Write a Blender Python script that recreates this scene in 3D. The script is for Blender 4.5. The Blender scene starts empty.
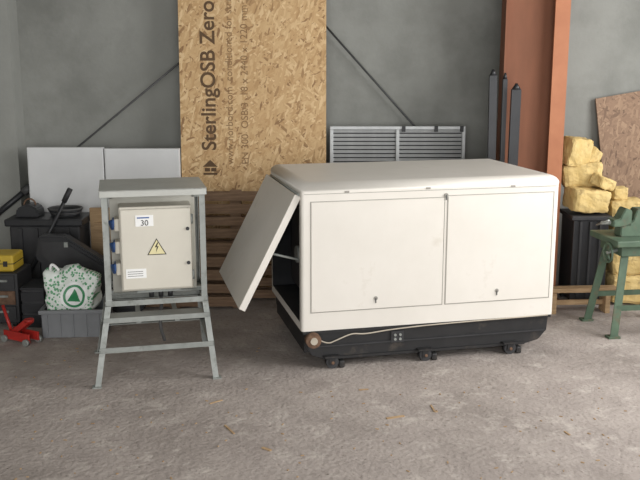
import bpy, bmesh, math, random
from mathutils import Vector, Matrix, noise, Euler
random.seed(4)
sc=bpy.context.scene
COL=sc.collection
def lin(c):
    return tuple(((v/255)/12.92 if v/255<=0.04045 else ((v/255+0.055)/1.055)**2.4) for v in c)+(1,)
# ---------------------------------------------------------------- materials
def mat(name,c1,c2=None,scale=6,rough=.7,metal=0,bump=0,bscale=60,stretch=(1,1,1),spots=None,spotscale=3,spotlo=.55,spothi=.7,spots2=None,s2scale=40,s2lo=.6,s2hi=.7,spots3=None,s3scale=90,s3lo=.6,s3hi=.66):
    m=bpy.data.materials.new(name); m.use_nodes=True
    nt=m.node_tree; N=nt.nodes; L=nt.links; b=N['Principled BSDF']
    b.inputs['Roughness'].default_value=rough; b.inputs['Metallic'].default_value=metal
    tc=N.new('ShaderNodeTexCoord'); mp=N.new('ShaderNodeMapping'); mp.inputs['Scale'].default_value=stretch
    L.new(tc.outputs['Object'],mp.inputs['Vector'])
    c2=c2 or tuple(min(255,v*0.88) for v in c1)
    n=N.new('ShaderNodeTexNoise'); n.inputs['Scale'].default_value=scale; n.inputs['Detail'].default_value=8; n.inputs['Roughness'].default_value=.6
    L.new(mp.outputs[0],n.inputs['Vector'])
    r=N.new('ShaderNodeValToRGB'); r.color_ramp.elements[0].position=.3; r.color_ramp.elements[1].position=.7
    r.color_ramp.elements[0].color=lin(c2); r.color_ramp.elements[1].color=lin(c1)
    L.new(n.outputs['Fac'],r.inputs['Fac']); out=r.outputs['Color']
    for col,s,lo,hi in ((spots,spotscale,spotlo,spothi),(spots2,s2scale,s2lo,s2hi),(spots3,s3scale,s3lo,s3hi)):
        if not col: continue
        n2=N.new('ShaderNodeTexNoise'); n2.inputs['Scale'].default_value=s; n2.inputs['Detail'].default_value=10; n2.inputs['Roughness'].default_value=.65
        L.new(mp.outputs[0],n2.inputs['Vector'])
        r2=N.new('ShaderNodeValToRGB'); r2.color_ramp.elements[0].position=lo; r2.color_ramp.elements[1].position=hi
        r2.color_ramp.elements[0].color=(0,0,0,1); r2.color_ramp.elements[1].color=(1,1,1,1)
        L.new(n2.outputs['Fac'],r2.inputs['Fac'])
        mx=N.new('ShaderNodeMixRGB'); mx.inputs[2].default_value=lin(col)
        L.new(r2.outputs['Color'],mx.inputs[0]); L.new(out,mx.inputs[1]); out=mx.outputs[0]
    L.new(out,b.inputs['Base Color'])
    if bump:
        n3=N.new('ShaderNodeTexNoise'); n3.inputs['Scale'].default_value=bscale; n3.inputs['Detail'].default_value=8
        L.new(mp.outputs[0],n3.inputs['Vector'])
        bp=N.new('ShaderNodeBump'); bp.inputs['Strength'].default_value=bump; bp.inputs['Distance'].default_value=.01
        L.new(n3.outputs['Fac'],bp.inputs['Height']); L.new(bp.outputs[0],b.inputs['Normal'])
    return m
def osb(name,dark,mid,light):
    m=bpy.data.materials.new(name); m.use_nodes=True
    nt=m.node_tree; N=nt.nodes; L=nt.links; b=N['Principled BSDF']; b.inputs['Roughness'].default_value=.65
    tc=N.new('ShaderNodeTexCoord'); vals=[]
    dn=N.new('ShaderNodeTexNoise'); dn.inputs['Scale'].default_value=20; dn.inputs['Detail'].default_value=3; L.new(tc.outputs['Object'],dn.inputs['Vector'])
    da=N.new('ShaderNodeVectorMath'); da.operation='MULTIPLY_ADD'; da.inputs[1].default_value=(.03,.03,.03)
    L.new(dn.outputs['Color'],da.inputs[0]); L.new(tc.outputs['Object'],da.inputs[2])
    for i,(ang,off) in enumerate(((.5,0),(-.75,3.3),(1.3,7.7))):
        m1=N.new('ShaderNodeMapping'); m1.inputs['Rotation'].default_value=(0,ang,0); m1.inputs['Location'].default_value=(off,0,off)
        m2=N.new('ShaderNodeMapping'); m2.inputs['Scale'].default_value=(15,1,60)
        L.new(da.outputs[0],m1.inputs[0]); L.new(m1.outputs[0],m2.inputs[0])
        v=N.new('ShaderNodeTexVoronoi'); v.inputs['Scale'].default_value=1.0
        L.new(m2.outputs[0],v.inputs['Vector'])
        s=N.new('ShaderNodeSeparateColor'); L.new(v.outputs['Color'],s.inputs[0]); vals.append(s)
    a=N.new('ShaderNodeMath'); a.operation='GREATER_THAN'; a.inputs[1].default_value=.55; L.new(vals[0].outputs[1],a.inputs[0])
    x=N.new('ShaderNodeMixRGB'); L.new(a.outputs[0],x.inputs[0]); L.new(vals[1].outputs[0],x.inputs[1]); L.new(vals[0].outputs[0],x.inputs[2])
    a2=N.new('ShaderNodeMath'); a2.operation='GREATER_THAN'; a2.inputs[1].default_value=.6; L.new(vals[2].outputs[1],a2.inputs[0])
    x2=N.new('ShaderNodeMixRGB'); L.new(a2.outputs[0],x2.inputs[0]); L.new(x.outputs[0],x2.inputs[1]); L.new(vals[2].outputs[0],x2.inputs[2])
    r=N.new('ShaderNodeValToRGB'); e=r.color_ramp.elements
    e[0].position=0; e[0].color=lin(dark); e[1].position=1; e[1].color=lin(light)
    k=e.new(.16); k.color=lin(mid); k=e.new(.75); k.color=lin(tuple((p+q)/2 for p,q in zip(mid,light)))
    L.new(x2.outputs[0],r.inputs[0]); L.new(r.outputs[0],b.inputs['Base Color'])
    return m
M={}
M['wall']=mat('concrete_wall',(148,149,144),(133,134,129),1.6,.9,bump=.25,bscale=30,spots=(116,117,112),spotscale=1.1,spotlo=.48,spothi=.75)
M['pil']=mat('concrete_pier',(154,155,150),(140,141,136),2,.9,bump=.2,bscale=30)
M['floor']=mat('dusty_concrete_floor',(172,162,155),(152,142,136),3.0,.94,bump=1,bscale=34,spots=(126,117,110),spotscale=1.6,spotlo=.48,spothi=.78,spots2=(194,185,177),s2scale=7,s2lo=.54,s2hi=.76,spots3=(106,97,90),s3scale=38,s3lo=.58,s3hi=.72)
M['ceil']=mat('ceiling_sheet',(150,150,146),None,2,.9)
M['white']=mat('white_painted_steel',(222,217,209),(213,208,199),2,.45,bump=.03,bscale=12,spots=(194,186,172),spotscale=4,spotlo=.6,spothi=.85)
M['seam']=mat('seam_shadow_gap',(158,154,146),None,4,.7)
M['black']=mat('black_painted_steel',(38,37,38),(27,27,28),8,.6,spots=(88,78,68),spotscale=5,spotlo=.58,spothi=.8)  # black raised a little, haze put into the colour
M['inside']=mat('dark_interior',(38,39,42),(24,25,27),8,.85)  # dark tone for the faces inside the canopy opening and the flap's inner side
M['rust']=mat('rusty_steel',(128,100,80),(84,62,48),20,.8,metal=.2)
M['galv']=mat('galvanised_steel',(156,159,155),(130,134,130),9,.5,metal=.2,spots=(116,118,112),spotscale=14)
M['galvtop']=mat('galvanised_sheet',(184,185,179),(170,171,165),5,.5,metal=.1)
M['cab']=mat('cream_enclosure_paint',(208,203,190),(200,195,182),4,.45)
M['cab2']=mat('grey_back_plate',(184,182,172),(170,168,158),4,.5)
M['blue']=mat('blue_socket_plastic',(62,98,158),(48,84,140),8,.5)
M['paper']=mat('label_paper',(240,240,238),(232,232,230),9,.6)
M['ink']=mat('black_ink',(48,46,44),None,9,.7)
M['yel']=mat('pale_warning_label',(226,216,170),(216,206,158),9,.5)
M['osb']=osb('osb_strands',(138,104,68),(184,148,102),(216,187,143))
M['osb2']=osb('old_osb_strands',(100,76,58),(132,104,82),(158,130,104))
M['print']=mat('board_print_ink',(84,62,42),(98,76,52),30,.8)
M['print2']=mat('faint_board_print_ink',(142,112,78),(130,102,70),30,.8)
M['pallet']=mat('weathered_pallet_wood',(142,116,92),(104,82,64),6,.85,stretch=(1,6,12),bump=.2,bscale=30)
M['wood']=mat('pale_wood',(182,154,118),(150,122,90),6,.8,stretch=(1,6,12))
M['foamw']=mat('white_polystyrene',(218,219,219),(208,209,209),3,.8)
M['alu']=mat('aluminium',(186,188,188),(164,166,166),6,.45,metal=.25)
M['dgrey']=mat('dark_grey_plastic',(54,54,56),(38,38,40),6,.6)
M['tarp']=mat('black_plastic_sheet',(42,43,46),(30,31,34),5,.42)  # plastic black lifted slightly, with haze mixed into its colour
M['beamd']=mat('shaded_primer_web',(130,82,58),(112,70,48),3,.75,stretch=(3,3,.6))  # darker tone of the column primer, shade on the web put into the colour
M['beamo']=mat('lit_primer_flange',(172,112,78),(156,98,66),4,.65)  # same column primer, lighter tone paints the brighter lit flange
M['foam']=mat('yellow_insulation_foam',(214,190,134),(190,162,102),9,.95,bump=1,bscale=25,spots=(150,126,84),spotscale=12,spotlo=.58,spothi=.7)
M['green']=mat('green_machine_paint',(84,104,84),(64,82,66),8,.55,spots=(96,84,66),spotscale=9)
M['crate']=mat('grey_crate_plastic',(126,128,131),(112,114,116),5,.5)
M['red']=mat('red_paint',(190,50,42),(150,34,30),8,.45)
M['yello']=mat('yellow_plastic',(206,176,60),(180,150,44),8,.5)
M['rope']=mat('grey_cable_rubber',(88,88,88),None,9,.7)
M['rod']=mat('brace_rod_steel',(92,92,92),(74,74,74),9,.6,metal=.3)
M['cream']=mat('cream_cable',(186,176,160),None,9,.7)
# ---------------------------------------------------------------- helpers
def group(name,loc=(0,0,0),rz=0):
    e=bpy.data.objects.new(name,None); COL.objects.link(e); e.location=loc; e.rotation_euler=(0,0,rz); e.empty_display_size=.1
    return e
def finish(bm,name,m,parent,loc=(0,0,0),rot=(0,0,0),smooth=False):
    me=bpy.data.meshes.new(name); bm.normal_update(); bm.to_mesh(me); bm.free()
    ms=m if isinstance(m,(list,tuple)) else [m]
    for q in ms: me.materials.append(q)
    o=bpy.data.objects.new(name,me); COL.objects.link(o); o.location=loc; o.rotation_euler=rot
    if parent: o.parent=parent
    if smooth:
        for p in me.polygons: p.use_smooth=True
    return o
def box(parent,name,c,s,m,rot=(0,0,0),bev=0,seg=2):
    bm=bmesh.new(); bmesh.ops.create_cube(bm,size=1)
    for v in bm.verts: v.co=Vector((v.co.x*s[0],v.co.y*s[1],v.co.z*s[2]))
    if bev: bmesh.ops.bevel(bm,geom=bm.edges[:],offset=bev,segments=seg,profile=.5,affect='EDGES')
    return finish(bm,name,m,parent,c,rot)
def b2(parent,name,lo,hi,m,bev=0):
    return box(parent,name,[(a+b)/2 for a,b in zip(lo,hi)],[abs(b-a) for a,b in zip(lo,hi)],m,bev=bev)
def cyl(parent,name,p1,p2,r,m,r2=None,seg=20):
    p1=Vector(p1); p2=Vector(p2); d=p2-p1
    bm=bmesh.new(); bmesh.ops.create_cone(bm,cap_ends=True,segments=seg,radius1=r,radius2=r if r2 is None else r2,depth=d.length)
    q=d.to_track_quat('Z','Y')
    o=finish(bm,name,m,parent,(p1+p2)/2,q.to_euler())
    for p in o.data.polygons: p.use_smooth=len(p.vertices)==4
    return o
def beam(parent,name,p1,p2,prof,m,up=(0,0,1)):
    p1=Vector(p1); p2=Vector(p2); d=(p2-p1).normalized(); up=Vector(up)
    s=d.cross(up)
    if s.length<1e-3: up=Vector((0,1,0)); s=d.cross(up)
    s.normalize(); u=s.cross(d)
    bm=bmesh.new()
    A=[bm.verts.new(p1+s*x+u*y) for x,y in prof]; B=[bm.verts.new(p2+s*x+u*y) for x,y in prof]
    n=len(prof)
    for i in range(n): bm.faces.new((A[i],A[(i+1)%n],B[(i+1)%n],B[i]))
    bm.faces.new(A[::-1]); bm.faces.new(B)
    bmesh.ops.recalc_face_normals(bm,faces=bm.faces[:])
    return finish(bm,name,m,parent)
def poly(parent,name,pts,depth,m,loc=(0,0,0),rot=(0,0,0),bev=0):
    bm=bmesh.new(); A=[bm.verts.new((x,0,z)) for x,z in pts]; B=[bm.verts.new((x,depth,z)) for x,z in pts]; n=len(pts)
    for i in range(n): bm.faces.new((A[i],A[(i+1)%n],B[(i+1)%n],B[i]))
    bm.faces.new(A); bm.faces.new(B[::-1]); bmesh.ops.recalc_face_normals(bm,faces=bm.faces[:])
    if bev: bmesh.ops.bevel(bm,geom=bm.edges[:],offset=bev,segments=2,affect='EDGES')
    return finish(bm,name,m,parent,loc,rot)
def tube(parent,name,pts,r,m,closed=False):
    cu=bpy.data.curves.new(name,'CURVE'); cu.dimensions='3D'; cu.bevel_depth=r; cu.bevel_resolution=3
    sp=cu.splines.new('NURBS'); sp.points.add(len(pts)-1)
    for i,p in enumerate(pts): sp.points[i].co=(*p,1)
    sp.use_endpoint_u=not closed; sp.use_cyclic_u=closed; sp.order_u=3; cu.resolution_u=8
    cu.materials.append(m); o=bpy.data.objects.new(name,cu); COL.objects.link(o); o.parent=parent
    return o
def text(parent,name,s,size,m,loc,rot,bold=0,sx=1):
    cu=bpy.data.curves.new(name,'FONT'); cu.body=s; cu.size=size; cu.extrude=.0006; cu.offset=bold
    cu.align_x='LEFT'; cu.align_y='CENTER'; cu.materials.append(m)
    o=bpy.data.objects.new(name,cu); COL.objects.link(o); o.location=loc; o.rotation_euler=rot; o.scale=(sx,1,1); o.parent=parent
    return o
def lump(parent,name,c,s,m,amp=.03,fr=6,sub=4,power=4,seed=0,rot=(0,0,0),smooth=True):
    bm=bmesh.new(); bmesh.ops.create_cube(bm,size=2); bmesh.ops.subdivide_edges(bm,edges=bm.edges[:],cuts=2**sub-1,use_grid_fill=True)
    for v in bm.verts:
        p=v.co; k=(abs(p.x)**power+abs(p.y)**power+abs(p.z)**power)**(1/power)
        q=Vector((p.x/k*s[0]/2,p.y/k*s[1]/2,p.z/k*s[2]/2))
        n=noise.noise_vector(q*fr+Vector((seed*7.1,seed,3)))+noise.noise_vector(q*fr*3+Vector((seed,seed*3,1)))*.4
        v.co=q+n*amp
    return finish(bm,name,m,parent,c,rot,smooth)
# ---------------------------------------------------------------- room
YB=7.85; XL=-4.2; XR=4.2; YF=-2.2; H=3.9
def single(name,lo,hi,m): return b2(None,name,lo,hi,m)
single('floor',(XL-.2,YF-.2,-.1),(XR+.2,YB+.2,0),M['floor'])
single('wall_back',(XL,YB,0),(XR,YB+.2,H),M['wall'])
single('wall_left',(XL-.2,YF,0),(XL,YB+.2,H),M['wall'])
wr=group('wall_right')
b2(wr,'below_window',(XR,YF,0),(XR+.2,YB+.2,1.3),M['wall'])
b2(wr,'above_window',(XR,YF,3.3),(XR+.2,YB+.2,H),M['wall'])
b2(wr,'pier_near',(XR,YF,1.3),(XR+.2,2.6,3.3),M['wall'])
b2(wr,'pier_far',(XR,6.4,1.3),(XR+.2,YB+.2,3.3),M['wall'])
wf=group('wall_front')
b2(wf,'pier_left',(XL,YF-.2,0),(-3.2,YF,H),M['wall'])
b2(wf,'pier_right',(3.2,YF-.2,0),(XR,YF,H),M['wall'])
b2(wf,'lintel',(-3.2,YF-.2,3.5),(3.2,YF,H),M['wall'])
single('ceiling',(XL-.2,YF-.2,H),(XR+.2,YB+.2,H+.12),M['ceil'])
w=group('window_1')
for i,y in enumerate((2.63,3.87,5.13,6.37)): b2(w,'mullion_%d'%i,(XR+.02,y-.03,1.3),(XR+.09,y+.03,3.3),M['alu'])
b2(w,'rail_bottom',(XR+.02,2.6,1.3),(XR+.09,6.4,1.36),M['alu']); b2(w,'rail_top',(XR+.02,2.6,3.24),(XR+.09,6.4,3.3),M['alu'])
single('wall_pier',(-3.3,YB-.22,0),(-2.62,YB-.001,H-.001),M['pil'])
# ---------------------------------------------------------------- wind braces
g=group('wind_brace_rod')
cyl(g,'rod',(-3.0,7.58,.54),(-.3,7.74,2.70),.009,M['rod'])
cyl(g,'turnbuckle',(-2.97,7.56,.56),(-2.52,7.595,.92),.026,M['tarp'])
cyl(g,'turnbuckle_nut',(-2.58,7.587,.87),(-2.52,7.595,.92),.038,M['rod'],seg=6)
g=group('wind_brace_rod')
cyl(g,'rod',(-.1,7.78,2.45),(1.38,7.78,.83),.009,M['rod'])
cyl(g,'turnbuckle',(1.15,7.78,1.08),(1.36,7.78,.85),.024,M['rod'])
# ---------------------------------------------------------------- osb board
g=group('osb_board',(-.57,7.5,0)); g.rotation_euler=(math.radians(-3.2),0,0)
box(g,'sheet',(0,0,1.36),(1.245,.018,2.7),M['osb'])
TR=(math.radians(90),math.radians(-90),0)
text(g,'brand_print','SterlingOSB Zero',.175,M['print'],(-.375,-.0105,1.24),TR,bold=.003,sx=.99)
text(g,'small_print_1','www.norbord.com  conditioned for structural use  T&G4',.085,M['print2'],(-.20,-.0105,1.12),TR)
text(g,'small_print_2','EN 300  OSB/3  18 x 2440 x 1220 mm  CE',.085,M['print2'],(-.07,-.0105,1.12),TR)
poly(g,'logo_roof',[(-.44,1.10),(-.375,1.16),(-.31,1.10)],.0015,M['print'],loc=(0,-.0105,0))
box(g,'logo_bar',(-.40,-.0105,1.075),(.045,.002,.03),M['print'])
box(g,'logo_bar_2',(-.345,-.0105,1.075),(.045,.002,.03),M['print'])
box(g,'logo_base',(-.375,-.0105,1.04),(.12,.002,.018),M['print'])
# ---------------------------------------------------------------- white insulation panels
for i,(a,b) in enumerate(((-2.50,-1.85),(-1.84,-1.20))):
    g=group('polystyrene_panel',(a,7.50,0))
    b2(g,'sheet',(0,0,0),(b-a,.055,1.27-.01*i),M['foamw'],bev=.004)
    b2(g,'facing_film',(.01,-.002,.01),(b-a-.01,.0,1.25),M['foamw'])
# ---------------------------------------------------------------- pallets
def pallet(x0,x1,y,h,tilt,n=8):
    g=group('wooden_pallet',(0,y,0)); g.rotation_euler=(math.radians(tilt),0,0)
    ph=h/n
    for i in range(n):
        z=ph*i+ph*.5
        box(g,'slat_%d'%(i+1),((x0+x1)/2+random.uniform(-.01,.01),-.06,z),(x1-x0,.02,ph*random.uniform(.66,.82)),M['pallet'],rot=(0,random.uniform(-.006,.006),0),bev=.002)
        if i%2==0: box(g,'back_slat_%d'%(i+1),((x0+x1)/2,.055,z),(x1-x0,.018,ph*.7),M['pallet'])
    for k in range(3):
        x=x0+.05+(x1-x0-.1)*k/2
        box(g,'stringer_%d'%(k+1),(x,0,h/2),(.09,.09,h),M['pallet'])
pallet(-1.32,-.1,7.28,.93,-4,9)
pallet(-1.75,-.62,7.02,.55,-5,5)
# ---------------------------------------------------------------- louvred screen behind generator
g=group('aluminium_louvre_screen',(0,7.56,0)); g.rotation_euler=(math.radians(-3),0,0)
x0,x1,zt=.10,1.24,1.44
for i,x in enumerate((x0,(x0+x1)/2,x1)): box(g,'stile_%d'%i,(x,0,zt/2),(.03,.04,zt),M['alu'],bev=.004)
box(g,'top_rail',((x0+x1)/2,0,zt-.012),(x1-x0+.03,.045,.03),M['alu'],bev=.004)
box(g,'bottom_rail',((x0+x1)/2,0,.1),(x1-x0,.04,.03),M['alu'])
for i in range(37):
    box(g,'slat_%d'%i,((x0+x1)/2,.0,.14+i*.035),(x1-x0,.006,.025),M['alu'],rot=(math.radians(15),0,0))
box(g,'backing_sheet',((x0+x1)/2,.026,zt/2+.05),(x1-x0,.004,zt-.14),M['dgrey'])
for i,(x) in enumerate((.72,1.0,1.22)): box(g,'hinge_%d'%i,(x,-.025,zt-.02),(.03,.02,.05),M['dgrey'])
# ---------------------------------------------------------------- steel column
g=group('steel_column')
b2(g,'web_plate',(1.50,7.30,0),(1.97,7.33,H),M['beamd'])
b2(g,'back_flange',(1.485,7.24,0),(1.50,7.42,H),M['beamd'])
b2(g,'front_flange',(1.865,7.19,0),(1.985,7.215,H),M['beamo'])
b2(g,'flange_web',(1.92,7.215,0),(1.94,7.30,H),M['beamo'])
b2(g,'base_plate',(1.48,7.15,0),(2.02,7.45,.02),M['beamd'])
b2(g,'wall_bracket',(1.70,7.33,0),(1.9,YB-.001,H),M['beamd'])
# ---------------------------------------------------------------- dark posts
for i,(x,h,wd,lean) in enumerate(((1.40,1.93,.06,.015),(1.48,1.90,.035,.0),(1.545,1.82,.075,-.008))):
    g=group('black_fence_post',(x,7.06 if i!=1 else 7.12,0))
    g.rotation_euler=(math.radians(-1.0),lean*-1,0)
    beam(g,'shaft',(0,0,0.02),(0,0,h-.05),[(-wd/2,-.02),(wd/2,-.02),(wd/2,.02),(wd*.2,.02),(wd*.2,.0),(-wd*.2,0),(-wd*.2,.02),(-wd/2,.02)],M['tarp'])
    cyl(g,'tip',(0,0,h-.05),(0,0,h),wd/2,M['tarp'],r2=.008)
    box(g,'foot',(0,0,.012),(wd*1.3,.06,.02),M['tarp'])
# ---------------------------------------------------------------- generator
g=group('generator_set',(-.12,5.5,0),math.radians(13.3))
Lg,Wg,zb,zt=1.79,1.10,.262,1.24
bm=bmesh.new(); bmesh.ops.create_cube(bm,size=1)
for v in bm.verts: v.co=Vector(((v.co.x+.5)*Lg,(v.co.y+.5)*Wg,zb+(v.co.z+.5)*(zt-zb)))
te=[e for e in bm.edges if all(v.co.z>zt-.001 for v in e.verts)]
bmesh.ops.bevel(bm,geom=te,offset=.062,segments=6,profile=.5,affect='EDGES')
ve=[e for e in bm.edges if abs(e.verts[0].co.z-e.verts[1].co.z)>.5]
bmesh.ops.bevel(bm,geom=ve,offset=.018,segments=3,profile=.5,affect='EDGES')
body=finish(bm,'canopy',M['white'],None)
cut=b2(None,'cut_tmp',(-.1,.055,.315),(.95,Wg-.055,1.15),M['inside'])
md=body.modifiers.new('b','BOOLEAN'); md.operation='DIFFERENCE'; md.object=cut; md.solver='EXACT'
bpy.context.view_layer.update()
me=bpy.data.meshes.new_from_object(body.evaluated_get(bpy.context.evaluated_depsgraph_get()))
body.modifiers.clear(); body.data=me
bpy.data.objects.remove(cut)
me.materials.clear(); me.materials.append(M['white']); me.materials.append(M['inside'])
for p in me.polygons:
    c=p.center
    p.material_index=1 if (c.x>.01 and c.x<.96 and .05<c.y<Wg-.05 and .31<c.z<1.16) else 0
    p.use_smooth= (zt-.062<c.z<zt-.0005 and p.material_index==0)
body.parent=g
box(g,'engine_block',(.52,.55,.55),(.5,.5,.44),M['black'],bev=.03)
box(g,'radiator',(.16,.55,.68),(.07,.8,.6),M['dgrey'],bev=.01)
cyl(g,'fan_hub',(.08,.55,.66),(.13,.55,.66),.06,M['galv'])
cyl(g,'exhaust_pipe',(.45,.4,.75),(.45,.4,1.08),.04,M['rust'])
tube(g,'coolant_hose',[(.1,.3,.9),(.07,.25,.75),(.08,.32,.55),(.2,.4,.45)],.022,M['tarp'])
def frame(nm,xa,xb,za,zc):
    t=.004
    for k,(a,b) in enumerate((((xa,-.0025,za),(xb,.001,za+t)),((xa,-.0025,zc),(xb,.001,zc+t)),((xa,-.0025,za),(xa+t,.001,zc)),((xb,-.0025,za),(xb+t,.001,zc+t)))):
        b2(g,'%s_seam_%d'%(nm,k),a,b,M['seam'])
    b2(g,nm,(xa+.006,-.004,za+.006),(xb-.003,.001,zc-.003),M['white'],bev=.0015)
frame('service_door_a',.06,.965,.385,1.115)
frame('service_door_b',.985,1.75,.385,1.125)
b2(g,'roof_seam',(.02,-.002,1.165),(Lg-.02,.001,1.168),M['seam'])
b2(g,'right_side_seam',(Lg-.001,.06,.4),(Lg+.002,Wg-.06,.405),M['seam'])
for i,(x,z) in enumerate(((.50,.46),(1.36,.46),(.975,1.13))):
    cyl(g,'latch_ring_%d'%i,(x,-.007,z),(x,.0,z),.014,M['seam'],seg=24)
    box(g,'latch_key_%d'%i,(x,-.008,z-.014),(.006,.006,.034),M['rod'])
for i,(x,z) in enumerate(((.30,1.195),(.85,1.2),(1.45,1.195))): box(g,'roof_clip_%d'%i,(x,-.001,z-.02),(.03,.006,.012),M['seam'])
ph=math.radians(27); l=.82; hx,hz=-.012,1.155
up=Vector((math.sin(ph),0,math.cos(ph))); nrm=Vector((-math.cos(ph),0,math.sin(ph)))
cc=Vector((hx,.555,hz))-up*(l/2)
box(g,'side_flap',cc+nrm*.018,(.012,1.05,l),M['white'],rot=(0,ph,0),bev=.005)
for k,yy in enumerate((.04,1.07)): box(g,'flap_return_%d'%k,Vector((cc.x,yy,cc.z)),(.045,.012,l),M['white'],rot=(0,ph,0),bev=.003)
e=cc-up*(l/2-.006); box(g,'flap_return_bottom',e,(.045,1.04,.012),M['white'],rot=(0,ph,0),bev=.003)
box(g,'flap_lining',cc+nrm*.004,(.012,.99,l-.06),M['inside'],rot=(0,ph,0))
cyl(g,'flap_hinge',(-.006,.05,1.158),(-.006,1.05,1.158),.009,M['galv'])
cyl(g,'gas_strut',(.02,.10,.72),Vector((hx,.10,hz))-up*.42,.008,M['galv'])
sk=[(.03,zb),(.03,.16),(.07,.09),(.16,.055),(Lg-.2,.055),(Lg-.09,.08),(Lg-.03,.145),(Lg-.02,zb)]
poly(g,'skid_rail_front',sk,.05,M['black'],loc=(0,.02,0),bev=.004)
poly(g,'skid_rail_back',sk,.05,M['black'],loc=(0,Wg-.07,0),bev=.004)
b2(g,'skid_end_left',(.03,.06,.10),(.07,Wg-.06,zb),M['black'])
b2(g,'skid_end_right',(Lg-.07,.06,.12),(Lg-.03,Wg-.06,zb),M['black'])
b2(g,'base_tank',(.1,.08,.075),(Lg-.1,Wg-.08,zb),M['black'],bev=.01)
b2(g,'skid_top_strip',(.01,.005,zb-.02),(Lg-.01,.03,zb),M['black'])
b2(g,'skid_lower_lip',(.16,.005,.058),(Lg-.2,.03,.075),M['black'])
b2(g,'skid_mid_rib',(.05,.008,.145),(Lg-.05,.022,.155),M['dgrey'])
for i,x in enumerate((.20,.85,1.47)):
    for nm,y in (('front',-.03),('back',Wg-.07)):
        b2(g,'caster_plate_%s_%d'%(nm,i),(x-.05,y,.078),(x+.05,y+.09,.088),M['black'])
        b2(g,'caster_fork_a_%s_%d'%(nm,i),(x-.018,y+.008,.03),(x+.022,y+.014,.08),M['black'])
        b2(g,'caster_fork_b_%s_%d'%(nm,i),(x-.018,y+.066,.03),(x+.022,y+.072,.08),M['black'])
        cyl(g,'caster_wheel_%s_%d'%(nm,i),(x+.006,y+.016,.042),(x+.006,y+.064,.042),.042,M['dgrey'],seg=28)
        cyl(g,'caster_axle_%s_%d'%(nm,i),(x+.006,y+.002,.042),(x+.006,y+.078,.042),.010,M['rust'])
        b2(g,'chock_%s_%d'%(nm,i),(x+.05,y+.01,0),(x+.09,y+.08,.05),M['black'],bev=.01)
cyl(g,'fuel_cap',(.075,-.035,.205),(.075,.03,.205),.050,M['rust'],seg=28)
cyl(g,'fuel_cap_boss',(.075,-.045,.205),(.075,-.03,.205),.024,M['cream'])
box(g,'earth_plate',(.66,.012,.18),(.09,.012,.08),M['dgrey'],bev=.003)
for i in range(2):
    for j in range(2): cyl(g,'earth_bolt_%d%d'%(i,j),(.642+.036*i,-.002,.165+.03*j),(.642+.036*i,.01,.165+.03*j),.009,M['galv'])
tube(g,'drooping_cable',[(.10,-.01,.215),(.16,-.02,.17),(.24,-.02,.20),(.34,-.012,.235),(.42,-.012,.22),(.6,-.008,.240),(1.0,-.006,.255),(1.75,-.006,.262)],.0045,M['cream'])
# ---------------------------------------------------------------- electrical cabinet on stand
g=group('electrical_cabinet_stand',(-1.085,5.62,0),math.radians(13))
hw,hd,zt,zm=.315,.255,1.215,.53; fd=.36
def fx(sx): return .405 if sx<0 else .365
for i,(sx,sy) in enumerate(((-1,-1),(1,-1),(1,1),(-1,1))):
    a=Vector((sx*hw,sy*hd,zt)); b=Vector((sx*hw,sy*hd,zm)); c=Vector((sx*fx(sx),sy*fd,.004))
    pr=[(0,0),(-sx*.036,0),(-sx*.036,-sy*.006),(-sx*.006,-sy*.006),(-sx*.006,-sy*.036),(0,-sy*.036)]
    def ang(nm,p,q):
        bm=bmesh.new(); P=[bm.verts.new(p+Vector((x,y,0))) for x,y in pr]; Q=[bm.verts.new(q+Vector((x,y,0))) for x,y in pr]
        for k in range(6): bm.faces.new((P[k],P[(k+1)%6],Q[(k+1)%6],Q[k]))
        bm.faces.new(P); bm.faces.new(Q[::-1]); bmesh.ops.recalc_face_normals(bm,faces=bm.faces[:]); finish(bm,nm,M['galv'],g)
    ang('upright_%d'%i,a,b); ang('leg_%d'%i,b,c)
    box(g,'foot_pad_%d'%i,(sx*(fx(sx)-.012),sy*(fd-.012),.004),(.055,.055,.008),M['galv'])
def ring(nm,z,t=.034):
    k=(zm-z)/zm if z<zm else 0
    wl=hw+(fx(-1)-hw)*k; wr_=hw+(fx(1)-hw)*k; d_=hd+(fd-hd)*k
    for j,(p,q) in enumerate((((-wl,-d_,z),(wr_,-d_,z)),((wr_,-d_,z),(wr_,d_,z)),((wr_,d_,z),(-wl,d_,z)),((-wl,d_,z),(-wl,-d_,z)))):
        beam(g,'%s_%d'%(nm,j),p,q,[(0,0),(0,t),(-.006,t),(-.006,.006),(-t,.006),(-t,0)],M['galv'])
ring('mid_rail',zm-.04); ring('shelf_rail',.39,.03); ring('low_rail',.205)
b2(g,'shelf_sheet',(-.33,-.27,.384),(.325,-.06,.392),M['galvtop'])
for k,x in enumerate((-.12,.12)): beam(g,'shelf_bar_%d'%k,(x,-hd-.02,.378),(x,hd+.02,.378),[(-.015,0),(.015,0),(.015,.006),(-.015,.006)],M['galv'])
beam(g,'mid_cross_bar',(-hw,0,.5),(hw,0,.5),[(-.018,0),(.018,0),(.018,.03),(-.018,.03)],M['galv'])
b2(g,'roof_sheet',(-hw-.012,-hd-.015,zt),(hw+.012,hd+.015,zt+.006),M['galvtop'])
b2(g,'roof_lip_front',(-hw-.012,-hd-.015,zt-.035),(hw+.012,-hd-.010,zt+.005),M['galvtop'])
b2(g,'roof_lip_back',(-hw-.012,hd+.010,zt-.035),(hw+.012,hd+.015,zt+.005),M['galvtop'])
b2(g,'roof_lip_left',(-hw-.012,-hd-.015,zt-.035),(-hw-.008,hd+.015,zt+.005),M['galvtop'])
b2(g,'roof_lip_right',(hw+.008,-hd-.015,zt-.035),(hw+.012,hd+.015,zt+.005),M['galvtop'])
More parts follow.
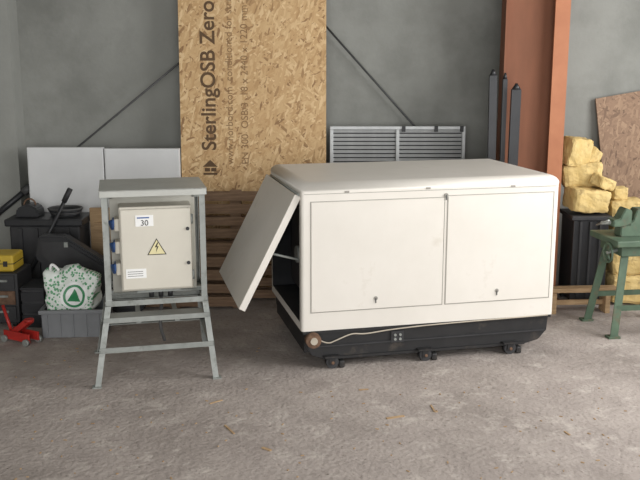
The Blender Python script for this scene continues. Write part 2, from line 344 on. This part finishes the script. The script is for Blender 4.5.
b2(g,'back_plate',(-.27,-.02,.51),(.27,0,1.17),M['cab2'],bev=.003)
b2(g,'back_plate_hanger_l',(-hw,-.02,1.13),(-.25,.0,1.16),M['galv']); b2(g,'back_plate_hanger_r',(.25,-.02,1.13),(hw,.0,1.16),M['galv'])
b2(g,'back_plate_foot',(-hw,-.02,.5),(hw,.0,.52),M['galv'])
b2(g,'enclosure_body',(-.215,-.20,.565),(.235,-.02,1.105),M['cab'],bev=.008)
b2(g,'enclosure_door',(-.208,-.222,.578),(.228,-.203,1.092),M['cab'],bev=.007)
b2(g,'door_gasket',(-.203,-.205,.583),(.223,-.199,1.087),M['seam'])
for i,z in enumerate((.70,.84,.985)):
    b2(g,'socket_%d'%i,(-.245,-.15,z-.04),(-.214,-.06,z+.04),M['cab'],bev=.006)
    cyl(g,'socket_cap_%d'%i,(-.244,-.105,z),(-.268,-.112,z-.006),.032,M['blue'])
    b2(g,'socket_flap_%d'%i,(-.256,-.155,z-.012),(-.243,-.06,z+.036),M['blue'],bev=.004)
b2(g,'gland_plate',(-.12,-.17,.545),(.15,-.06,.567),M['galv'])
for i,x in enumerate((-.03,.03,.09)): cyl(g,'gland_%d'%i,(x,-.11,.50),(x,-.11,.548),.016,M['dgrey'])
tube(g,'supply_cable',[(.03,-.11,.52),(.03,-.11,.46),(.035,-.03,.42),(.02,-.02,.3),(.03,.0,.22),(.05,.05,.15)],.011,M['rope'])
for i,z in enumerate((.74,.96)): cyl(g,'lock_%d'%i,(.205,-.232,z),(.205,-.22,z),.011,M['dgrey'])
for i,z in enumerate((.66,1.02)): cyl(g,'hinge_%d'%i,(.234,-.215,z-.03),(.234,-.215,z+.03),.008,M['galv'])
b2(g,'number_label',(-.115,-.2245,.985),(-.005,-.2215,1.055),M['paper'])
text(g,'number_label_text','30',.05,M['ink'],(-.085,-.2255,1.005),(math.radians(90),0,0))
b2(g,'number_label_line',(-.105,-.2255,1.035),(-.03,-.2243,1.043),M['blue'])
b2(g,'lower_label',(-.185,-.2245,.655),(-.06,-.2215,.715),M['paper'])
for i in range(3): b2(g,'lower_label_line_%d'%i,(-.175,-.2255,.668+i*.014),(-.08,-.2243,.671+i*.014),M['ink'])
poly(g,'warning_triangle_border',[(-.050,.80),(.070,.80),(.01,.905)],.002,M['ink'],loc=(0,-.2240,0))
poly(g,'warning_triangle',[(-.041,.805),(.061,.805),(.01,.895)],.002,M['yel'],loc=(0,-.2248,0))
poly(g,'lightning_bolt',[(.014,.88),(-.002,.848),(.010,.850),(.004,.815),(.022,.856),(.010,.854),(.02,.876)],.002,M['ink'],loc=(0,-.2256,0))
# ---------------------------------------------------------------- left clutter
g=group('black_storage_box')
b2(g,'tub',(-2.56,7.12,0),(-1.98,7.44,.66),M['dgrey'],bev=.015)
b2(g,'lid',(-2.59,7.09,.66),(-1.95,7.46,.72),M['tarp'],bev=.012)
for i in range(4): b2(g,'rib_%d'%i,(-2.48+.13*i,7.10,.05),(-2.45+.13*i,7.125,.64),M['dgrey'])
g=group('cable_coil',(-2.14,7.30,.722))
for k in range(4): tube(g,'coil_%d'%k,[((.12+.008*k)*math.cos(a),(.09+.01*k)*math.sin(a),.012+.015*k) for a in [j*math.pi/5 for j in range(10)]],.010,M['rod'] if k%2 else M['tarp'],closed=True)
g=group('black_tool_bag',(-2.43,7.28,.722))
poly(g,'bag_body',[(-.10,0),(.10,0),(.085,.07),(.03,.10),(-.03,.10),(-.085,.07)],.18,M['tarp'],loc=(0,-.09,0),bev=.01)
tube(g,'bag_handle',[(-.05,0,.09),(-.04,0,.14),(.04,0,.14),(.05,0,.09)],.007,M['rust'])
g=group('wooden_offcut'); b2(g,'board',(-1.94,7.30,0),(-1.72,7.34,.78),M['wood'],bev=.003); b2(g,'batten',(-1.90,7.27,.1),(-1.76,7.30,.16),M['wood']); b2(g,'batten_2',(-1.90,7.27,.6),(-1.76,7.30,.66),M['wood'])
g=group('black_equipment_case')
poly(g,'shell',[(-2.26,.46),(-2.22,.64),(-2.02,.64),(-1.50,.30),(-1.40,.05),(-1.46,0),(-1.62,0),(-2.05,.27)],.12,M['tarp'],loc=(0,6.80,0),bev=.014)
poly(g,'lid_rim',[(-2.20,.60),(-2.03,.60),(-1.53,.28),(-1.46,.08),(-1.50,.05),(-1.60,.05),(-2.04,.31),(-2.20,.50)],.02,M['dgrey'],loc=(0,6.785,0),bev=.005)
tube(g,'handle',[(-1.9,6.79,.40),(-1.9,6.76,.40),(-1.78,6.76,.325),(-1.78,6.79,.325)],.009,M['ink'])
for i,(x,z) in enumerate(((-2.0,.575),(-1.66,.37))): b2(g,'latch_%d'%i,(x-.015,6.775,z-.02),(x+.015,6.788,z+.02),M['galv'])
b2(g,'rear_leg',(-2.22,6.84,0),(-2.17,6.89,.52),M['dgrey'])
g=group('dark_crate')
b2(g,'carcass',(-2.26,6.44,0),(-2.09,6.72,.30),M['dgrey'],bev=.008)
for i in range(3): b2(g,'slat_%d'%i,(-2.262,6.43,.03+i*.09),(-2.088,6.44,.10+i*.09),M['tarp'],bev=.003)
b2(g,'lid',(-2.265,6.43,.30),(-2.085,6.73,.315),M['tarp'],bev=.003)
g=group('long_black_tool')
cyl(g,'shaft',(-2.52,7.02,.02),(-2.02,7.055,.98),.015,M['tarp'])
cyl(g,'grip',(-2.075,7.051,.875),(-2.02,7.055,.98),.022,M['dgrey'])
box(g,'blade',(-2.515,7.02,.035),(.10,.02,.06),M['galv'],rot=(0,.48,0))
g=group('metal_tool_chest')
b2(g,'chest',(-2.72,6.46,0.03),(-2.29,6.80,.42),M['dgrey'],bev=.01)
for i in range(3): b2(g,'drawer_%d'%i,(-2.70,6.445,.06+i*.12),(-2.31,6.46,.165+i*.12),M['rust'] if i==1 else M['dgrey'],bev=.003); b2(g,'pull_%d'%i,(-2.6,6.43,.12+i*.12),(-2.36,6.446,.135+i*.12),M['galv'])
for i,(x,y) in enumerate(((-2.67,6.5),(-2.34,6.5),(-2.67,6.76),(-2.34,6.76))): cyl(g,'foot_%d'%i,(x,y,0),(x,y,.035),.02,M['black'])
g=group('yellow_tool_case')
b2(g,'case',(-2.62,6.50,.422),(-2.325,6.74,.55),M['yello'],bev=.015); b2(g,'lid_seam',(-2.622,6.498,.482),(-2.323,6.742,.488),M['ink'])
b2(g,'clasp',(-2.40,6.49,.465),(-2.37,6.50,.505),M['ink'])
tube(g,'handle',[(-2.53,6.50,.51),(-2.53,6.46,.51),(-2.43,6.46,.51),(-2.43,6.50,.51)],.009,M['ink'])
# crate
g=group('plastic_crate',(-1.82,6.37,0),math.radians(4))
W,D,Hh=.46,.34,.21
b2(g,'base',(-W/2+.01,-D/2+.01,0),(W/2-.01,D/2-.01,.012),M['crate'])
for nm,lo,hi in (('front',(-W/2,-D/2,0),(W/2,-D/2+.012,Hh)),('back',(-W/2,D/2-.012,0),(W/2,D/2,Hh)),('left',(-W/2,-D/2,0),(-W/2+.012,D/2,Hh)),('right',(W/2-.012,-D/2,0),(W/2,D/2,Hh))): b2(g,nm+'_wall',lo,hi,M['crate'],bev=.003)
for nm,lo,hi in (('f',(-W/2-.015,-D/2-.015,Hh-.03),(W/2+.015,-D/2+.01,Hh)),('b',(-W/2-.015,D/2-.01,Hh-.03),(W/2+.015,D/2+.015,Hh)),('l',(-W/2-.015,-D/2,Hh-.03),(-W/2+.01,D/2,Hh)),('r',(W/2-.01,-D/2,Hh-.03),(W/2+.015,D/2,Hh))): b2(g,'rim_'+nm,lo,hi,M['crate'],bev=.004)
for i in range(5): b2(g,'rib_%d'%i,(-.19+i*.093,-D/2-.010,.01),(-.182+i*.093,-D/2+.002,Hh-.03),M['crate'])
# bag with printed circle (object-space print)
mb=bpy.data.materials.new('printed_plastic_bag'); mb.use_nodes=True; nt=mb.node_tree; N=nt.nodes; L=nt.links; b=N['Principled BSDF']; b.inputs['Roughness'].default_value=.4
tc=N.new('ShaderNodeTexCoord'); sp=N.new('ShaderNodeSeparateXYZ'); L.new(tc.outputs['Object'],sp.inputs[0])
cb=N.new('ShaderNodeCombineXYZ'); L.new(sp.outputs[0],cb.inputs[0]); L.new(sp.outputs[2],cb.inputs[2])
vo=N.new('ShaderNodeTexVoronoi'); vo.inputs['Scale'].default_value=46; L.new(cb.outputs[0],vo.inputs['Vector'])
lt=N.new('ShaderNodeMath'); lt.operation='LESS_THAN'; lt.inputs[1].default_value=.40; L.new(vo.outputs['Distance'],lt.inputs[0])
def dist(cx,cz):
    a=N.new('ShaderNodeVectorMath'); a.operation='DISTANCE'; a.inputs[1].default_value=(cx,0,cz); L.new(cb.outputs[0],a.inputs[0]); return a.outputs['Value']
d=dist(.035,-.025)
def cmp(op,s,v):
    a=N.new('ShaderNodeMath'); a.operation=op; a.inputs[1].default_value=v; L.new(s,a.inputs[0]); return a.outputs[0]
outer=cmp('LESS_THAN',d,.082); inn=cmp('LESS_THAN',d,.064); clear=cmp('LESS_THAN',d,.10)
def mix(f,a,bb):
    x=N.new('ShaderNodeMixRGB'); L.new(f,x.inputs[0])
    for k,v in ((1,a),(2,bb)):
        if isinstance(v,tuple): x.inputs[k].default_value=lin(v)
        else: L.new(v,x.inputs[k])
    return x.outputs[0]
c=mix(lt.outputs[0],(220,226,220),(92,156,112)); c=mix(clear,c,(232,234,232)); c=mix(outer,c,(50,130,84)); c=mix(inn,c,(232,234,232))
ax=N.new('ShaderNodeMath'); ax.operation='SUBTRACT'; ax.inputs[1].default_value=.035; L.new(sp.outputs[0],ax.inputs[0])
ab=N.new('ShaderNodeMath'); ab.operation='ABSOLUTE'; L.new(ax.outputs[0],ab.inputs[0])
tz=N.new('ShaderNodeMath'); tz.operation='MULTIPLY_ADD'; tz.inputs[1].default_value=-.6; tz.inputs[2].default_value=.6*.026; L.new(sp.outputs[2],tz.inputs[0])
tri=N.new('ShaderNodeMath'); tri.operation='LESS_THAN'; L.new(ab.outputs[0],tri.inputs[0]); L.new(tz.outputs[0],tri.inputs[1])
lo_=cmp('GREATER_THAN',sp.outputs[2],-.06)
t2=N.new('ShaderNodeMath'); t2.operation='MULTIPLY'; L.new(tri.outputs[0],t2.inputs[0]); L.new(lo_,t2.inputs[1])
t3=N.new('ShaderNodeMath'); t3.operation='MULTIPLY'; L.new(t2.outputs[0],t3.inputs[0]); L.new(inn,t3.inputs[1])
c=mix(t3.outputs[0],c,(40,126,78)); L.new(c,b.inputs['Base Color'])
g=group('shopping_bag',(-1.84,6.36,.325))
bm=bmesh.new(); bmesh.ops.create_cube(bm,size=2); bmesh.ops.subdivide_edges(bm,edges=bm.edges[:],cuts=23,use_grid_fill=True)
for v in bm.verts:
    p=v.co; k=(abs(p.x)**7+abs(p.y)**7+abs(p.z)**7)**(1/7); p=p/k
    wz=(p.z+1)/2; q=Vector((p.x*(.165+.045*wz**.8),p.y*(.13-.10*max(0,wz-.35)),p.z*.165+.018*math.sin(p.x*5+1)*wz-.02*(p.x>.3)*wz*p.x))
    n=noise.noise_vector(q*7)*.020+noise.noise_vector(q*19)*.012+noise.noise_vector(q*45)*.004
    v.co=q+n
finish(bm,'bag_body',mb,g,smooth=True)
tube(g,'handle_1',[(-.15,-.03,.14),(-.155,-.04,.18),(-.13,-.03,.205),(-.09,-.03,.15)],.010,M['paper'])
tube(g,'handle_2',[(-.0,.0,.14),(.02,.0,.175),(.07,.0,.17),(.10,.0,.13)],.010,M['paper'])
# red jack
g=group('red_floor_jack',(-2.16,6.10,0),math.radians(-30))
b2(g,'chassis_l',(-.13,-.05,.02),(.13,-.035,.085),M['red'],bev=.004); b2(g,'chassis_r',(-.13,.035,.02),(.13,.05,.085),M['red'],bev=.004)
b2(g,'chassis_cross',(-.12,-.04,.03),(-.05,.04,.07),M['red'])
beam(g,'lift_arm',(-.08,0,.05),(.09,0,.17),[(-.03,-.02),(.03,-.02),(.03,.02),(-.03,.02)],M['red'])
cyl(g,'saddle',(.09,0,.165),(.09,0,.185),.035,M['red'])
for i,(x,y) in enumerate(((-.11,-.06),(-.11,.06),(.11,-.06),(.11,.06))): cyl(g,'wheel_%d'%i,(x,y-.012,.025),(x,y+.012,.025),.025,M['galv'])
cyl(g,'handle',(-.1,0,.06),(-.20,.02,.24),.012,M['red']); cyl(g,'pump',(-.09,0,.05),(-.02,0,.06),.025,M['ink'])
# ---------------------------------------------------------------- right side
g=group('black_metal_bin')
b2(g,'body',(2.07,7.06,.05),(2.36,7.42,.72),M['tarp'],bev=.01)
b2(g,'rim',(2.05,7.04,.72),(2.38,7.44,.755),M['dgrey'],bev=.006)
for i in range(3): b2(g,'rib_%d'%i,(2.12+i*.08,7.045,.08),(2.14+i*.08,7.061,.71),M['dgrey'])
for i,(x,y) in enumerate(((2.11,7.11),(2.33,7.11),(2.11,7.37),(2.33,7.37))): b2(g,'foot_%d'%i,(x-.03,y-.03,0),(x+.03,y+.03,.05),M['dgrey'])
g=group('insulation_foam_pile',(0,0,0))
for i,(c_,s_,r_) in enumerate((((2.20,7.2,.875),(.31,.28,.19),.12),((2.19,7.32,1.06),(.32,.22,.2),-.2),((2.12,7.30,1.255),(.20,.18,.24),.3),((2.25,7.34,1.22),(.15,.14,.14),.9),((2.32,7.16,1.02),(.18,.14,.09),.6))):
    lump(g,'chunk_%d'%i,c_,s_,M['foam'],amp=.014,fr=14,sub=3,power=9,seed=i+1,rot=(r_*.3,r_*.5,r_),smooth=False)
g=group('insulation_foam_stack',(0,0,0))
for i,(c_,s_,r_) in enumerate((((2.56,7.22,.13),(.30,.34,.24),.05),((2.57,7.24,.36),(.28,.32,.22),-.08),((2.55,7.22,.58),(.29,.3,.22),.06),((2.54,7.24,.78),(.27,.28,.18),-.1),((2.47,7.26,.92),(.12,.2,.10),.12))):
    lump(g,'block_%d'%i,c_,s_,M['foam'],amp=.014,fr=14,sub=3,power=9,seed=i+11,rot=(r_*.2,r_*.4,r_),smooth=False)
g=group('leaning_osb_offcut',(2.82,7.60,0)); g.rotation_euler=(math.radians(-6.5),math.radians(-8),0)
poly(g,'sheet',[(-.20,.04),(.35,0.0),(.42,1.74),(-.17,1.72)],.018,M['osb2'])
poly(g,'edge_batten',[(.20,.1),(.26,.1),(.26,1.6),(.20,1.6)],.02,M['osb2'],loc=(0,.018,0))
# green machine
g=group('green_workshop_machine',(2.34,6.42,0),math.radians(8))
for i,(x,y) in enumerate(((-.22,-.2),(.32,-.2),(.32,.25),(-.22,.25))):
    tx=x*.6; ty=y*.6
    beam(g,'leg_%d'%i,(x,y,0.0),(tx,ty,.68),[(-.03,-.02),(.03,-.02),(.03,-.012),(-.02,-.012),(-.02,.02),(-.03,.02)],M['green'],up=(0,1,0))
    box(g,'foot_%d'%i,(x,y,.008),(.09,.07,.016),M['green'])
b2(g,'low_brace_front',(-.2,-.195,.2),(.3,-.18,.24),M['green']); b2(g,'low_brace_back',(-.2,.22,.2),(.3,.235,.24),M['green'])
b2(g,'table',(-.24,-.22,.68),(.42,.24,.725),M['green'],bev=.006)
b2(g,'table_apron',(-.18,-.17,.60),(.3,.18,.68),M['green'],bev=.006)
poly(g,'vice_body',[(-.14,.725),(.12,.725),(.10,.80),(.14,.86),(.14,.93),(-.02,.93),(-.05,.84),(-.14,.80)],.11,M['green'],loc=(0,-.06,0),bev=.006)
poly(g,'vice_front_jaw',[(-.20,.80),(-.06,.80),(-.06,.92),(-.11,.94),(-.15,.86),(-.20,.85)],.11,M['green'],loc=(0,-.06,0),bev=.006)
cyl(g,'vice_screw',(-.27,-.005,.825),(-.1,-.005,.825),.014,M['galv']); cyl(g,'vice_handle',(-.26,-.1,.86),(-.26,.09,.79),.007,M['galv'])
cyl(g,'motor',(.2,-.02,.83),(.40,-.02,.83),.09,M['crate'],seg=28); b2(g,'motor_base',(.22,-.08,.72),(.38,.04,.76),M['green'])
tube(g,'handwheel_rim',[(-.25,.07*math.cos(a)-.1,.62+.07*math.sin(a)) for a in [k*math.pi/6 for k in range(12)]],.009,M['green'],closed=True)
for k in range(3):
    a=k*2*math.pi/3; cyl(g,'wheel_spoke_%d'%k,(-.25,-.1,.62),(-.25,-.1+.065*math.cos(a),.62+.065*math.sin(a)),.007,M['green'])
cyl(g,'wheel_shaft',(-.26,-.1,.62),(-.17,-.1,.64),.012,M['galv'])
g=group('wooden_trestle',(2.05,6.88,0),math.radians(4))
b2(g,'top_plank',(-.25,-.05,.17),(.35,.05,.205),M['wood'],bev=.003)
for i,x in enumerate((-.18,.26)): b2(g,'end_%d'%i,(x-.02,-.07,0),(x+.02,.07,.17),M['wood'],bev=.003)
b2(g,'stretcher',(-.16,-.01,.06),(.26,.01,.10),M['wood'])
# ---------------------------------------------------------------- floor litter
bm=bmesh.new()
def chip(x,y,l,w_,a,h=.005):
    bmesh.ops.create_cube(bm,size=1,matrix=Matrix.Translation((x,y,h/2))@Matrix.Rotation(a,4,'Z')@Matrix.Diagonal((l,w_,h,1)))
for x,y,l,w_,a in ((.43,4.72,.11,.018,.35),(.66,4.85,.010,.10,.1),(-.5,4.55,.010,.13,.5),(-.28,4.3,.06,.016,2.5),(.27,5.15,.06,.012,.2),(1.35,4.5,.05,.01,1.9),(-.62,4.95,.09,.008,.7)): chip(x,y,l,w_,a)
for i in range(220):
    x=random.uniform(-2,1.8); y=random.uniform(3.9,6.0)
    if abs(x+1.09)<.5 and y>5.1: continue
    if x>-.4 and y>5.2: continue
    chip(x,y,random.uniform(.006,.02),random.uniform(.004,.008),random.uniform(0,3),.004)
finish(bm,'wood_chips',M['wood'],None)
# ---------------------------------------------------------------- light
wd=bpy.data.worlds.new('world'); sc.world=wd; wd.use_nodes=True
bg=wd.node_tree.nodes['Background']; bg.inputs[0].default_value=(.95,.97,1,1); bg.inputs[1].default_value=1.3
def area(name,loc,rot,sx,sy,e,c=(1,1,1)):
    l=bpy.data.lights.new(name,'AREA'); l.shape='RECTANGLE'; l.size=sx; l.size_y=sy; l.energy=e; l.color=c
    o=bpy.data.objects.new(name,l); COL.objects.link(o); o.location=loc; o.rotation_euler=rot; return o
area('doorway_daylight',(0,YF+.05,1.9),(math.radians(90),0,0),6.2,3.1,270,(1,.99,.975))
area('window_daylight',(XR-.05,4.5,2.3),(0,math.radians(90),0),2.0,3.6,235,(1,.99,.975))
# ---------------------------------------------------------------- camera
cd=bpy.data.cameras.new('camera'); cam=bpy.data.objects.new('camera',cd); COL.objects.link(cam)
cam.location=(0,0,2.0); cam.rotation_euler=(math.radians(90-11.56),0,0)
cd.sensor_width=36; cd.lens=49.5; cd.clip_start=.05
sc.camera=cam
sc.view_settings.view_transform='Standard'
